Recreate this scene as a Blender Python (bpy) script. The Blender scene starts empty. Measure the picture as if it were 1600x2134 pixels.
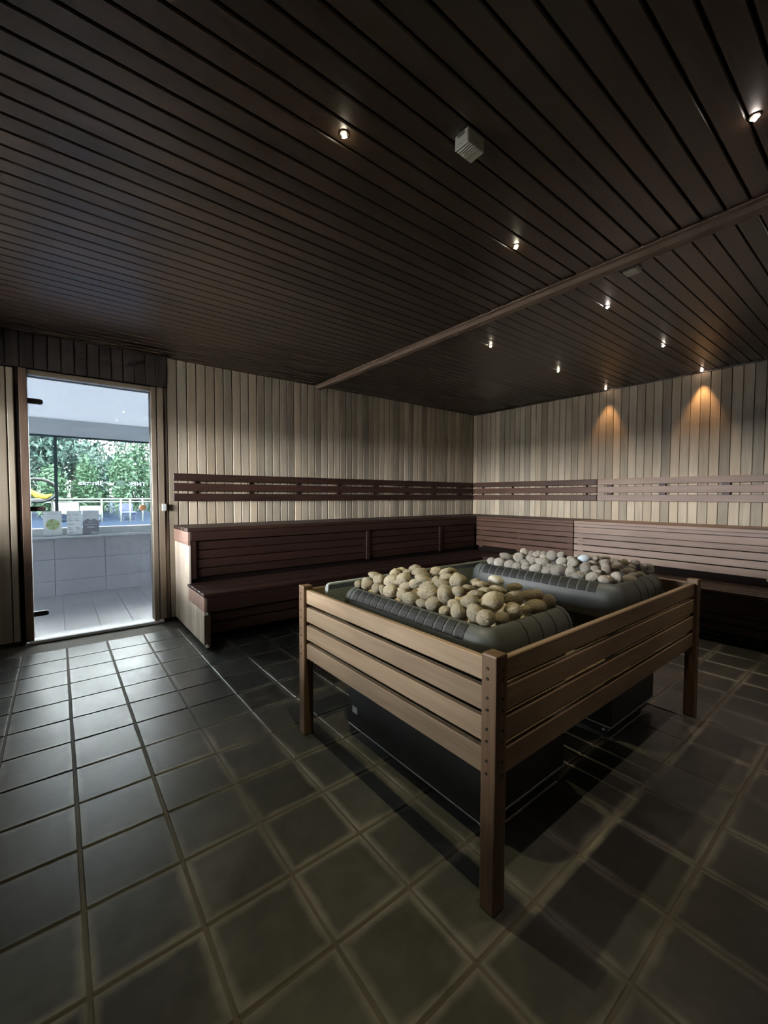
import bpy, bmesh, math, random
import numpy as np
from mathutils import Matrix, Vector
random.seed(7)
rng = np.random.default_rng(11)
scene = bpy.context.scene
COL = scene.collection

# ------------------------------------------------------------------ camera
T = 0.252                                   # floor tile pitch (m)
CAM = np.array([0.2186, -1.3836, 1.1495])
FPX = 866.4
YAW, PITCH, ROLL = math.radians(38.1786), math.radians(-2.2157), math.radians(0.1279)
_c, _s = math.cos(YAW), math.sin(YAW)
FW = np.array([_s*math.cos(PITCH), _c*math.cos(PITCH), math.sin(PITCH)])
_R = np.array([_c, -_s, 0.0]); _U = np.cross(_R, FW)
RT = _R*math.cos(ROLL) + _U*math.sin(ROLL)
UP = -_R*math.sin(ROLL) + _U*math.cos(ROLL)
def ray(px, py):
    return FW*FPX + RT*(px-800) - UP*(py-1067)
def at(px, py, ax, v):                       # where the ray through a pixel meets a plane of the place
    d = ray(px, py); i = 'xyz'.index(ax)
    return CAM + d*((v-CAM[i])/d[i])
cam = bpy.data.cameras.new('camera'); camo = bpy.data.objects.new('camera', cam); COL.objects.link(camo)
cam.sensor_fit = 'HORIZONTAL'; cam.sensor_width = 36.0; cam.lens = FPX/1600*36.0
cam.clip_start = 0.02; cam.clip_end = 400
M = Matrix.Identity(4)
for i in range(3):
    M[i][0] = RT[i]; M[i][1] = UP[i]; M[i][2] = -FW[i]; M[i][3] = CAM[i]
camo.matrix_world = M
scene.camera = camo

# ------------------------------------------------------------------ sky, exposure, daylight portals
SKY = 114.0
world = bpy.data.worlds.new('sky'); scene.world = world; world.use_nodes = True
wn = world.node_tree.nodes; wl = world.node_tree.links
bg = wn['Background']; bg.inputs['Color'].default_value = (0.95, 0.965, 1.0, 1); bg.inputs['Strength'].default_value = SKY
vs = scene.view_settings
vs.view_transform = 'Standard'; vs.look = 'None'; vs.exposure = 0.0; vs.gamma = 1.0; vs.use_curve_mapping = False
scene.cycles.max_bounces = 8; scene.cycles.diffuse_bounces = 4; scene.cycles.glossy_bounces = 3
scene.cycles.use_adaptive_sampling = True; scene.cycles.adaptive_threshold = 0.04; scene.cycles.adaptive_min_samples = 16
scene.cycles.transparent_max_bounces = 12; scene.cycles.transmission_bounces = 4
scene.cycles.sample_clamp_indirect = 6.0
scene.cycles.use_denoising = True
def portal(name, loc, sx, sz, rot=(math.radians(-90), 0, 0)):
    l = bpy.data.lights.new(name, 'AREA'); l.shape = 'RECTANGLE'; l.size = sx; l.size_y = sz
    l.cycles.is_portal = True
    o = bpy.data.objects.new(name, l); COL.objects.link(o); o.location = loc
    o.rotation_euler = rot                            # -Z of the lamp looks into the room
    return o
YA, XB, H = 2.80, 5.24, 2.38                 # wall with the door, wall on the right, ceiling
XL, YF = -1.0, -2.4                          # walls outside the frame
YW = 4.65                                    # window wall of the room beyond the door
portal('window_portal', (0.2, YW+0.05, 1.29), 6.2, 1.05)
WY0, WY1, WZ0, WZ1 = 0.25, 2.58, 0.98, 1.88   # daylight window in the wall left of the frame
portal('side_window_portal', (XL-0.13, (WY0+WY1)/2, (WZ0+WZ1)/2), WZ1-WZ0, WY1-WY0, (0, math.radians(-90), 0))
portal('door_portal', (0.475, YA+0.10, 1.04), 0.86, 2.04)

# ------------------------------------------------------------------ materials
MATS = {}
def newmat(name):
    m = bpy.data.materials.new(name); m.use_nodes = True
    nt = m.node_tree
    return m, nt, nt.nodes, nt.links, nt.nodes['Principled BSDF']
def noise(N, L, vec, scale, detail=3, rough=0.55, w=None, dist=0.0):
    n = N.new('ShaderNodeTexNoise'); n.noise_dimensions = '4D' if w is not None else '3D'
    n.inputs['Scale'].default_value = scale; n.inputs['Detail'].default_value = detail
    n.inputs['Roughness'].default_value = rough; n.inputs['Distortion'].default_value = dist
    if vec is not None: L.new(vec, n.inputs['Vector'])
    if w is not None: L.new(w, n.inputs['W'])
    return n.outputs['Fac']
def ramp(N, L, fac, stops):
    r = N.new('ShaderNodeValToRGB'); cr = r.color_ramp
    while len(cr.elements) < len(stops): cr.elements.new(0.5)
    for e, (p, c) in zip(cr.elements, stops):
        e.position = p; e.color = (*c, 1) if len(c) == 3 else c
    L.new(fac, r.inputs['Fac']); return r.outputs['Color']
def math_n(N, L, op, a, b=None, clamp=False):
    n = N.new('ShaderNodeMath'); n.operation = op; n.use_clamp = clamp
    for i, v in enumerate((a, b)):
        if v is None: continue
        if isinstance(v, (int, float)): n.inputs[i].default_value = v
        else: L.new(v, n.inputs[i])
    return n.outputs[0]
def mixc(N, L, fac, a, b, mode='MIX'):
    n = N.new('ShaderNodeMix'); n.data_type = 'RGBA'; n.blend_type = mode
    ins = {'f': n.inputs[0], 'a': n.inputs[6], 'b': n.inputs[7]}
    for k, v in (('f', fac), ('a', a), ('b', b)):
        if isinstance(v, (int, float)): ins[k].default_value = v
        elif isinstance(v, tuple): ins[k].default_value = (*v, 1) if len(v) == 3 else v
        else: L.new(v, ins[k])
    return n.outputs[2]
def wood(name, dark, light, axis, rough=0.55, tone=(0.75, 1.2), hue=None, spec=0.4, knots=True, bump=0.25, coat=0.0):
    """Plank timber: grain along axis, each plank with a tone of its own."""
    if name in MATS: return MATS[name]
    m, nt, N, L, B = newmat(name)
    tc = N.new('ShaderNodeTexCoord'); oi = N.new('ShaderNodeObjectInfo')
    mp = N.new('ShaderNodeMapping'); L.new(tc.outputs['Object'], mp.inputs['Vector'])
    sc = [14.0, 14.0, 14.0]; sc['XYZ'.index(axis)] = 0.7
    mp.inputs['Scale'].default_value = sc
    w = math_n(N, L, 'MULTIPLY', oi.outputs['Random'], 91.0)
    g1 = noise(N, L, mp.outputs['Vector'], 1.6, 5, 0.62, w, 0.6)
    g2 = noise(N, L, mp.outputs['Vector'], 9.0, 3, 0.6, w)
    g = math_n(N, L, 'ADD', math_n(N, L, 'MULTIPLY', g1, 0.7), math_n(N, L, 'MULTIPLY', g2, 0.3))
    c = ramp(N, L, g, [(0.30, dark), (0.70, light)])
    big = noise(N, L, tc.outputs['Object'], 2.2, 2, 0.5, w)
    c = mixc(N, L, 0.5, c, ramp(N, L, big, [(0.3, (0.62, 0.62, 0.62)), (0.7, (1.25, 1.25, 1.25))]), 'MULTIPLY')
    r2 = math_n(N, L, 'FRACT', math_n(N, L, 'MULTIPLY', oi.outputs['Random'], 7.31))
    if hue:
        c = mixc(N, L, math_n(N, L, 'MULTIPLY', r2, 0.55), c, hue)
    lo, hi = tone
    tn = math_n(N, L, 'ADD', math_n(N, L, 'MULTIPLY', oi.outputs['Random'], hi-lo), lo)
    cb = N.new('ShaderNodeCombineColor')
    for i in range(3): L.new(tn, cb.inputs[i])
    c = mixc(N, L, 1.0, c, cb.outputs[0], 'MULTIPLY')
    if knots:
        v = N.new('ShaderNodeTexVoronoi'); v.voronoi_dimensions = '4D'; v.inputs['Scale'].default_value = 1.0
        mk = N.new('ShaderNodeMapping'); L.new(tc.outputs['Object'], mk.inputs['Vector'])
        ks = [9.0]*3; ks['XYZ'.index(axis)] = 2.6; mk.inputs['Scale'].default_value = ks
        L.new(mk.outputs['Vector'], v.inputs['Vector']); L.new(w, v.inputs['W'])
        kf = ramp(N, L, v.outputs['Distance'], [(0.03, (1, 1, 1)), (0.16, (0, 0, 0))])
        c = mixc(N, L, math_n(N, L, 'MULTIPLY', kf, 0.55), c, tuple(x*0.45 for x in dark))
    L.new(c, B.inputs['Base Color'])
    B.inputs['Roughness'].default_value = rough; B.inputs['Specular IOR Level'].default_value = spec
    if coat: B.inputs['Coat Weight'].default_value = coat; B.inputs['Coat Roughness'].default_value = 0.35
    bp = N.new('ShaderNodeBump'); bp.inputs['Strength'].default_value = bump; bp.inputs['Distance'].default_value = 0.004
    L.new(g, bp.inputs['Height']); L.new(bp.outputs['Normal'], B.inputs['Normal'])
    MATS[name] = m; return m
def plain(name, col, rough=0.5, metal=0.0, var=0.12, scale=8.0, spec=0.5, bump=0.0, emit=None, estr=0.0):
    if name in MATS: return MATS[name]
    m, nt, N, L, B = newmat(name)
    geo = N.new('ShaderNodeNewGeometry')
    n = noise(N, L, geo.outputs['Position'], scale, 4, 0.6)
    c = mixc(N, L, n, tuple(x*(1-var) for x in col), tuple(min(1, x*(1+var)) for x in col))
    L.new(c, B.inputs['Base Color'])
    B.inputs['Roughness'].default_value = rough; B.inputs['Metallic'].default_value = metal
    B.inputs['Specular IOR Level'].default_value = spec
    if bump:
        bp = N.new('ShaderNodeBump'); bp.inputs['Strength'].default_value = bump; bp.inputs['Distance'].default_value = 0.003
        L.new(n, bp.inputs['Height']); L.new(bp.outputs['Normal'], B.inputs['Normal'])
    if emit:
        B.inputs['Emission Color'].default_value = (*emit, 1); B.inputs['Emission Strength'].default_value = estr
    MATS[name] = m; return m
def pane_glass(name, tint, refl=1.0):
    """A thin pane: clear with a tint, mirrored by Fresnel."""
    m, nt, N, L, B = newmat(name); N.remove(B)
    out = N['Material Output']
    tr = N.new('ShaderNodeBsdfTransparent'); tr.inputs['Color'].default_value = (*tint, 1)
    gl = N.new('ShaderNodeBsdfGlossy'); gl.inputs['Roughness'].default_value = 0.02
    fr = N.new('ShaderNodeFresnel'); fr.inputs['IOR'].default_value = 1.45
    mx = N.new('ShaderNodeMixShader'); L.new(math_n(N, L, 'MULTIPLY', fr.outputs[0], refl), mx.inputs[0])
    L.new(tr.outputs[0], mx.inputs[1]); L.new(gl.outputs[0], mx.inputs[2]); L.new(mx.outputs[0], out.inputs[0])
    return m
def tile_mat(name, base, base2, haze, rough, haze_amt=0.7):
    """Slate tile: blotchy, with pale mineral deposit creeping in from its edges."""
    m, nt, N, L, B = newmat(name)
    tc = N.new('ShaderNodeTexCoord'); geo = N.new('ShaderNodeNewGeometry'); oi = N.new('ShaderNodeObjectInfo')
    P = geo.outputs['Position']
    n1 = noise(N, L, P, 2.6, 4, 0.6); n2 = noise(N, L, P, 14.0, 4, 0.65); n3 = noise(N, L, P, 1.5, 3, 0.55); n4 = noise(N, L, P, 7.0, 4, 0.6)
    c = mixc(N, L, n2, base, base2)
    tn = math_n(N, L, 'ADD', math_n(N, L, 'MULTIPLY', oi.outputs['Random'], 0.35), 0.82)
    cb = N.new('ShaderNodeCombineColor')
    for i in range(3): L.new(tn, cb.inputs[i])
    c = mixc(N, L, 1.0, c, cb.outputs[0], 'MULTIPLY')
    sp = N.new('ShaderNodeSeparateXYZ'); L.new(tc.outputs['Generated'], sp.inputs[0])
    ex = math_n(N, L, 'ABSOLUTE', math_n(N, L, 'SUBTRACT', sp.outputs[0], 0.5))
    ey = math_n(N, L, 'ABSOLUTE', math_n(N, L, 'SUBTRACT', sp.outputs[1], 0.5))
    e = math_n(N, L, 'MAXIMUM', ex, ey)
    e = math_n(N, L, 'ADD', e, math_n(N, L, 'MULTIPLY', math_n(N, L, 'SUBTRACT', math_n(N, L, 'ADD', math_n(N, L, 'MULTIPLY', n1, 0.6), math_n(N, L, 'MULTIPLY', n4, 0.4)), 0.5), 0.34))
    ef = ramp(N, L, e, [(0.405, (0, 0, 0)), (0.515, (1, 1, 1))])
    k = math_n(N, L, 'MULTIPLY', ef, ramp(N, L, n3, [(0.38, (0.10, 0.10, 0.10)), (0.60, (1, 1, 1))]))
    blot = math_n(N, L, 'MULTIPLY', ramp(N, L, n1, [(0.52, (0, 0, 0)), (0.75, (1, 1, 1))]), 0.25)
    k = math_n(N, L, 'MULTIPLY', math_n(N, L, 'MAXIMUM', k, blot), haze_amt)
    c = mixc(N, L, k, c, haze)
    L.new(c, B.inputs['Base Color']); B.inputs['Specular IOR Level'].default_value = 0.4
    L.new(math_n(N, L, 'ADD', math_n(N, L, 'MULTIPLY', n1, 0.25), rough-0.1), B.inputs['Roughness'])
    bp = N.new('ShaderNodeBump'); bp.inputs['Strength'].default_value = 0.2; bp.inputs['Distance'].default_value = 0.003
    L.new(n2, bp.inputs['Height']); L.new(bp.outputs['Normal'], B.inputs['Normal'])
    return m
def stone_mat(name, a, b, stain):
    m, nt, N, L, B = newmat(name)
    tc = N.new('ShaderNodeTexCoord'); oi = N.new('ShaderNodeObjectInfo')
    w = math_n(N, L, 'MULTIPLY', oi.outputs['Random'], 57.0)
    n1 = noise(N, L, tc.outputs['Object'], 1.1, 4, 0.6, w); n2 = noise(N, L, tc.outputs['Object'], 5.0, 4, 0.7, w)
    c = mixc(N, L, n2, a, b)
    r2 = math_n(N, L, 'FRACT', math_n(N, L, 'MULTIPLY', oi.outputs['Random'], 13.7))
    c = mixc(N, L, math_n(N, L, 'MULTIPLY', ramp(N, L, n1, [(0.48, (0, 0, 0)), (0.66, (1, 1, 1))]), math_n(N, L, 'MULTIPLY', r2, 0.9)), c, stain)
    v = N.new('ShaderNodeTexVoronoi'); v.voronoi_dimensions = '4D'; v.inputs['Scale'].default_value = 5.5
    L.new(tc.outputs['Object'], v.inputs['Vector']); L.new(w, v.inputs['W'])
    pit = ramp(N, L, v.outputs['Distance'], [(0.12, (1, 1, 1)), (0.30, (0, 0, 0))])
    r3 = math_n(N, L, 'FRACT', math_n(N, L, 'MULTIPLY', oi.outputs['Random'], 29.3))
    pm = math_n(N, L, 'MULTIPLY', pit, ramp(N, L, r3, [(0.35, (0.1, 0.1, 0.1)), (0.75, (1, 1, 1))]))
    c = mixc(N, L, math_n(N, L, 'MULTIPLY', pm, 0.55), c, tuple(x*0.35 for x in stain))
    tn = math_n(N, L, 'ADD', math_n(N, L, 'MULTIPLY', oi.outputs['Random'], 0.45), 0.7)
    cb = N.new('ShaderNodeCombineColor')
    for i in range(3): L.new(tn, cb.inputs[i])
    c = mixc(N, L, 1.0, c, cb.outputs[0], 'MULTIPLY')
    L.new(c, B.inputs['Base Color']); B.inputs['Roughness'].default_value = 0.85; B.inputs['Specular IOR Level'].default_value = 0.25
    h = math_n(N, L, 'SUBTRACT', math_n(N, L, 'MULTIPLY', n2, 0.6), pm)
    bp = N.new('ShaderNodeBump'); bp.inputs['Strength'].default_value = 0.8; bp.inputs['Distance'].default_value = 0.12
    L.new(h, bp.inputs['Height']); L.new(bp.outputs['Normal'], B.inputs['Normal'])
    return m

def wall_wood(ax):  return wood('weathered_wall_wood_'+ax, (0.25, 0.21, 0.155), (0.48, 0.425, 0.335), ax, 0.6, (0.62, 1.32), (0.42, 0.33, 0.225), 0.3)
def ceil_wood(ax):  return wood('smoked_ceiling_wood_'+ax, (0.031, 0.0172, 0.0100), (0.064, 0.037, 0.0222), ax, 0.38, (0.72, 1.15), None, 1.0)
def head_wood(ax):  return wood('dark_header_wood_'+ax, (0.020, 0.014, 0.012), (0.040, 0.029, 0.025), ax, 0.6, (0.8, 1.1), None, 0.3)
def bench_wood(ax): return wood('dark_red_bench_wood_'+ax, (0.016, 0.0065, 0.0045), (0.046, 0.0195, 0.0130), ax, 0.5, (0.75, 1.2), None, 0.4)
def grey_wood(ax):  return wood('weathered_bench_wood_'+ax, (0.20, 0.135, 0.105), (0.37, 0.28, 0.23), ax, 0.6, (0.8, 1.15), (0.27, 0.21, 0.19), 0.3)
def red_wood(ax):   return wood('reddish_bench_wood_'+ax, (0.045, 0.020, 0.012), (0.105, 0.052, 0.034), ax, 0.5, (0.75, 1.2), None, 0.4)
def pale_wood(ax):  return wood('pale_panel_wood_'+ax, (0.48, 0.40, 0.315), (0.70, 0.61, 0.50), ax, 0.6, (0.88, 1.1), None, 0.3, knots=False)
def rail_wood(ax):  return wood('rosy_rail_wood_'+ax, (0.19, 0.105, 0.080), (0.36, 0.235, 0.185), ax, 0.55, (0.88, 1.1), None, 0.35, knots=False)
def fence_wood(ax): return wood('oiled_fence_wood_'+ax, (0.195, 0.134, 0.082), (0.375, 0.278, 0.182), ax, 0.5, (0.85, 1.12), None, 0.4)
def post_wood(ax):  return wood('shaded_post_wood_'+ax, (0.105, 0.062, 0.034), (0.205, 0.130, 0.076), ax, 0.5, (0.9, 1.1), None, 0.4)  # darker copy of the fence wood, weak light on the posts put into colour
def frame_wood(ax): return wood('brown_frame_wood_'+ax, (0.085, 0.050, 0.034), (0.17, 0.115, 0.082), ax, 0.5, (0.9, 1.1), None, 0.4, knots=False)
def case_wood(ax):  return wood('casing_wood_'+ax, (0.15, 0.115, 0.08), (0.27, 0.215, 0.16), ax, 0.55, (0.9, 1.1), None, 0.35, knots=False)
TILE = tile_mat('slate_tile', (0.035, 0.037, 0.0355), (0.070, 0.072, 0.068), (0.27, 0.26, 0.22), 0.34)
GROUT = plain('grout', (0.085, 0.076, 0.060), 0.8, var=0.5, scale=5.0)
IRON = plain('stove_black_metal', (0.012, 0.013, 0.014), 0.45, 0.0, 0.3, 6.0)
COLLAR = plain('stove_grey_enamel', (0.070, 0.079, 0.077), 0.48, 0.0, 0.25, 7.0, 0.5, 0.1)
SLOT = plain('stove_slot_dark', (0.008, 0.009, 0.009), 0.6, 0.0, 0.2, 9.0)
STEEL = plain('brushed_steel', (0.30, 0.33, 0.34), 0.38, 0.85, 0.1, 20.0)
SHIELD = plain('dull_zinc_sheet', (0.36, 0.41, 0.41), 0.5, 0.1, 0.15, 6.0)
GAP_SHADE = plain('painted_gap_shade', (0.010, 0.007, 0.006), 0.9, 0.0, 0.2, 4.0, 0.1)  # near-black backing colour, paints deep shade into the gaps between boards
WHITE = plain('white_paint', (0.74, 0.77, 0.80), 0.6, 0.0, 0.03, 3.0)
PLAST = plain('ivory_plastic', (0.68, 0.67, 0.58), 0.45, 0.0, 0.06, 20.0)
BLACKP = plain('black_rubber', (0.012, 0.012, 0.012), 0.7)
STONE1 = stone_mat('yellow_lit_stone', (0.52, 0.445, 0.305), (0.84, 0.77, 0.60), (0.50, 0.335, 0.15))  # yellow of the lamp light put into the stone colour
STONE2 = stone_mat('white_lit_stone', (0.56, 0.52, 0.455), (0.86, 0.82, 0.745), (0.46, 0.35, 0.25))  # whiter copy of the stones, whiter lamp light put into the colour

# ------------------------------------------------------------------ object helpers
def link(o, parent=None):
    COL.objects.link(o)
    if parent is not None: o.parent = parent
    return o
def obj(name, mesh, mat=None, parent=None, loc=(0, 0, 0), rot=None):
    if mat is not None and not mesh.materials: mesh.materials.append(mat)
    o = bpy.data.objects.new(name, mesh)
    link(o, parent); o.location = loc
    if rot: o.rotation_euler = rot
    return o
def tag(o, label=None, cat=None, group=None, kind=None):
    if label: o['label'] = label
    if cat: o['category'] = cat
    if group: o['group'] = group
    if kind: o['kind'] = kind
    return o
def thing(name, label, cat, loc=(0, 0, 0), group=None):
    o = bpy.data.objects.new(name, None); o.empty_display_size = 0.1; link(o); o.location = loc
    return tag(o, label, cat, group)
CACHE = {}
def bm_mesh(name, bm):
    me = bpy.data.meshes.new(name); bm.to_mesh(me); bm.free(); return me
def box_mesh(dx, dy, dz, bev=0.003, mat=None, key=''):
    k = ('box', round(dx, 4), round(dy, 4), round(dz, 4), bev, mat.name if mat else '', key)
    if k in CACHE: return CACHE[k]
    bm = bmesh.new(); bmesh.ops.create_cube(bm, size=1.0)
    bmesh.ops.scale(bm, vec=(dx, dy, dz), verts=bm.verts)
    if bev:
        bmesh.ops.bevel(bm, geom=list(bm.edges), offset=min(bev, 0.3*min(dx, dy, dz)), segments=1, affect='EDGES', profile=0.5)
    me = bm_mesh('box', bm)
    if mat: me.materials.append(mat)
    CACHE[k] = me; return me
def box(name, x0, x1, y0, y1, z0, z1, mat, parent=None, bev=0.003):
    """A block given by its extents in the place; parents stand at known origins."""
    me = box_mesh(x1-x0, y1-y0, z1-z0, bev, mat)
    p = Vector(parent.location) if parent is not None else Vector((0, 0, 0))
    if parent is not None and parent.parent is not None: p = p + Vector(parent.parent.location)
    return obj(name, me, None, parent, Vector(((x0+x1)/2, (y0+y1)/2, (z0+z1)/2)) - p)
def boxes_mesh(name, bl):
    bm = bmesh.new()
    for x0, x1, y0, y1, z0, z1 in bl:
        r = bmesh.ops.create_cube(bm, size=1.0)
        bmesh.ops.scale(bm, vec=(x1-x0, y1-y0, z1-z0), verts=r['verts'])
        bmesh.ops.translate(bm, vec=((x0+x1)/2, (y0+y1)/2, (z0+z1)/2), verts=r['verts'])
    return bm_mesh(name, bm)
def cyl_mesh(r, h, n=20, axis='Z', r2=None, bev=0.0, mat=None):
    bm = bmesh.new()
    bmesh.ops.create_cone(bm, cap_ends=True, segments=n, radius1=r, radius2=r if r2 is None else r2, depth=h)
    if bev:
        ed = [e for e in bm.edges if abs(e.verts[0].co.z-e.verts[1].co.z) < 1e-6]
        bmesh.ops.bevel(bm, geom=ed, offset=bev, segments=2, affect='EDGES', profile=0.5)
    if axis == 'X': bmesh.ops.rotate(bm, matrix=Matrix.Rotation(math.pi/2, 3, 'Y'), verts=bm.verts)
    if axis == 'Y': bmesh.ops.rotate(bm, matrix=Matrix.Rotation(math.pi/2, 3, 'X'), verts=bm.verts)
    for f in bm.faces: f.smooth = len(f.verts) == 4
    me = bm_mesh('cyl', bm)
    if mat: me.materials.append(mat)
    return me
def tube_mesh(pts, r, n=10, closed=False, mat=None):
    """A round bar along a list of points."""
    P = [Vector(p) for p in pts]; k = len(P); vs_, fs = [], []
    for i, p in enumerate(P):
        a = P[(i-1) % k] if (closed or i > 0) else P[i]
        b = P[(i+1) % k] if (closed or i < k-1) else P[i]
        t = (b-a).normalized(); u = t.cross(Vector((0, 0, 1)))
        if u.length < 1e-3: u = t.cross(Vector((1, 0, 0)))
        u.normalize(); w = t.cross(u)
        rr = r[i] if isinstance(r, (list, tuple)) else r
        for j in range(n):
            an = 2*math.pi*j/n; vs_.append(p + u*math.cos(an)*rr + w*math.sin(an)*rr)
    for i in range(k if closed else k-1):
        for j in range(n):
            i2 = (i+1) % k
            fs.append((i*n+j, i*n+(j+1) % n, i2*n+(j+1) % n, i2*n+j))
    if not closed:
        fs.append(tuple(range(n-1, -1, -1))); fs.append(tuple(range((k-1)*n, k*n)))
    me = bpy.data.meshes.new('tube'); me.from_pydata([tuple(v) for v in vs_], [], fs); me.update()
    for p in me.polygons: p.use_smooth = len(p.vertices) == 4
    if mat: me.materials.append(mat)
    return me
def plank_mesh(w, t, ln, axis, face, cham=0.006, mat=None):
    """A matchboard: width w, thickness t, length ln along axis, chamfered edges on the face side."""
    k = ('plank', round(w, 4), t, round(ln, 4), axis, face, mat.name)
    if k in CACHE: return CACHE[k]
    prof = [(-w/2, 0), (-w/2, -(t-cham)), (-w/2+cham*0.8, -t), (w/2-cham*0.8, -t), (w/2, -(t-cham)), (w/2, 0)]
    V = []
    for e in (-ln/2, ln/2):
        for a, d in prof:                     # a across, d depth (front is -t)
            c = {axis: e}
            fa, sgn = face[1], (1 if face[0] == '-' else -1)
            c[fa] = d*sgn
            ac = [q for q in 'XYZ' if q not in (axis, fa)][0]; c[ac] = a
            V.append((c['X'], c['Y'], c['Z']))
    n = 6; F = [(i, (i+1) % n, n+(i+1) % n, n+i) for i in range(n)] + [tuple(range(n))[::-1], tuple(range(n, 2*n))]
    me = bpy.data.meshes.new('plank'); me.from_pydata(V, [], F); me.materials.append(mat)
    bm = bmesh.new(); bm.from_mesh(me); bmesh.ops.recalc_face_normals(bm, faces=bm.faces); bm.to_mesh(me); bm.free()
    CACHE[k] = me; return me

# ------------------------------------------------------------------ floor
base = obj('floor', boxes_mesh('floor', [(XL-0.1, XB+0.1, YF-0.1, YA+0.02, -0.12, -0.004)]), GROUT)
tag(base, kind='structure')
tm = box_mesh(T-0.009, T-0.009, 0.02, 0.003, TILE)
cells = []
for i in range(-4, 21):
    for j in range(-12, 10):
        x, y = (i+0.5)*T, (j+0.5)*T + 0.0
        if x < XL or x > XB or y < YF or y > YA-0.02: continue
        d = np.array([x, y, 0])-CAM; z = d@FW
        if z < 0.2: vis = 9
        else:
            px, py = 800+FPX*(d@RT)/z, 1067-FPX*(d@UP)/z
            vis = 0 if (-160 < px < 1760 and py < 2400) else 5
        under = (x > 1.15 and y > 1.95) or (x > 4.4)
        cells.append((vis + (3 if under else 0) + 0.001*np.linalg.norm(d), x, y))
cells.sort()
for k, (_, x, y) in enumerate(cells[:298]):
    obj('floor_tile', tm, None, base, (x, y, -0.0100 + random.uniform(-0.0008, 0.0)),
        (random.uniform(-0.003, 0.003), random.uniform(-0.003, 0.003), random.uniform(-0.004, 0.004)))
rest = obj('floor_tiles_far', boxes_mesh('rest', [(x-T/2+0.0045, x+T/2-0.0045, y-T/2+0.0045, y+T/2-0.0045, -0.02, -0.0004) for _, x, y in cells[298:]]), TILE, base)
tag(rest, kind='stuff')

# ------------------------------------------------------------------ walls
BT = 0.014                                   # matchboard thickness
DX0, DX1, DZ = 0.008, 0.935, 2.11            # door opening
HX = 1.018                                   # where the dark header ends
wallb = obj('wall_back', boxes_mesh('wall_back', [
    (XL-0.1, DX0, YA+BT, YA+0.13, 0, H+0.05), (DX1, XB+0.1, YA+BT, YA+0.13, 0, H+0.05), (DX0, DX1, YA+BT, YA+0.13, DZ, H+0.05)]), GAP_SHADE)
tag(wallb, kind='structure')
BP = 0.0832; BWID = BP-0.006
def wallA_plank(xc, z0, z1, mat, w=BWID, t=BT, y=YA+BT, name='wall_plank'):
    return obj(name, plank_mesh(w, t, z1-z0, 'Z', '-Y', 0.006, mat), None, wallb, (xc, y, (z0+z1)/2))
x = HX
while x + BP < XB - 0.01:
    wallA_plank(x+BP/2, 0.03, H, wall_wood('Z')); x += BP
if XB-x > 0.02: wallA_plank((x+XB)/2, 0.03, H, wall_wood('Z'), XB-x-0.004)
x = -0.062
while x > XL:
    wallA_plank(x-BP/2, 0.03, 2.10, wall_wood('Z')); x -= BP
x = HX
while x > XL:
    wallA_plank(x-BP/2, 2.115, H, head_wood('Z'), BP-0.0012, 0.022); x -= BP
# strips beside the door
wallA_plank(-0.040, 0.03, 2.10, wall_wood('Z'), 0.040)
wallA_plank(1.001, 0.03, 2.112, case_wood('Z'), 0.030)
tag(box('baseboard_back', XL, DX0-0.01, YA-0.004, YA+BT, 0, 0.03, BLACKP, None, 0.001), kind='structure')
tag(box('baseboard_right', DX1+0.06, XB, YA-0.004, YA+BT, 0, 0.03, BLACKP, None, 0.001), kind='structure')

wallr = obj('wall_right', boxes_mesh('wall_right', [(XB+BT, XB+0.13, YF-0.1, YA+0.13, 0, H+0.05)]), GAP_SHADE)
tag(wallr, kind='structure')
y = YA
while y - 0.0815 > YF:
    obj('wall_plank', plank_mesh(0.0815-0.0035, BT, H-0.03, 'Z', '-X', 0.0035, wall_wood('Z')), None, wallr, (XB+BT, y-0.0815/2, (H+0.03)/2))
    y -= 0.0815
wl_ = obj('wall_left', boxes_mesh('wall_left', [(XL-0.12, XL, YF-0.1, YA+0.13, 0, WZ0), (XL-0.12, XL, YF-0.1, YA+0.13, WZ1, H+0.05), (XL-0.12, XL, YF-0.1, WY0, WZ0, WZ1), (XL-0.12, XL, WY1, YA+0.13, WZ0, WZ1)]), wall_wood('Z')); tag(wl_, kind='structure')
wf_ = obj('wall_front', boxes_mesh('wall_front', [(XL-0.1, XB+0.1, YF-0.12, YF, 0, H+0.05)]), wall_wood('Z')); tag(wf_, kind='structure')

# ------------------------------------------------------------------ ceiling
ceil = obj('ceiling', boxes_mesh('ceiling', [(XL-0.1, XB+0.13, YF-0.1, YA+0.13, H+0.02, H+0.12)]), GAP_SHADE); tag(ceil, kind='structure')
CP = 0.0823; BX0, BX1 = 2.515, 2.635
y = 0.141 + CP*32
while y > YA-0.02: y -= CP
tag(box('trim_1', XL, XB, y+0.004, YA, H, H+0.02, ceil_wood('X'), None, 0.002), kind='structure')
while y - CP > YF:
    for xa, xb in ((XL, BX0+0.02), (BX1-0.02, XB)):
        obj('ceiling_plank', plank_mesh(CP-(0.0075 if xa == XL else 0.0040), 0.02, xb-xa, 'X', '-Z', 0.004, ceil_wood('X')), None, ceil, ((xa+xb)/2, y-CP/2, H+0.02))
    y -= CP
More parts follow.
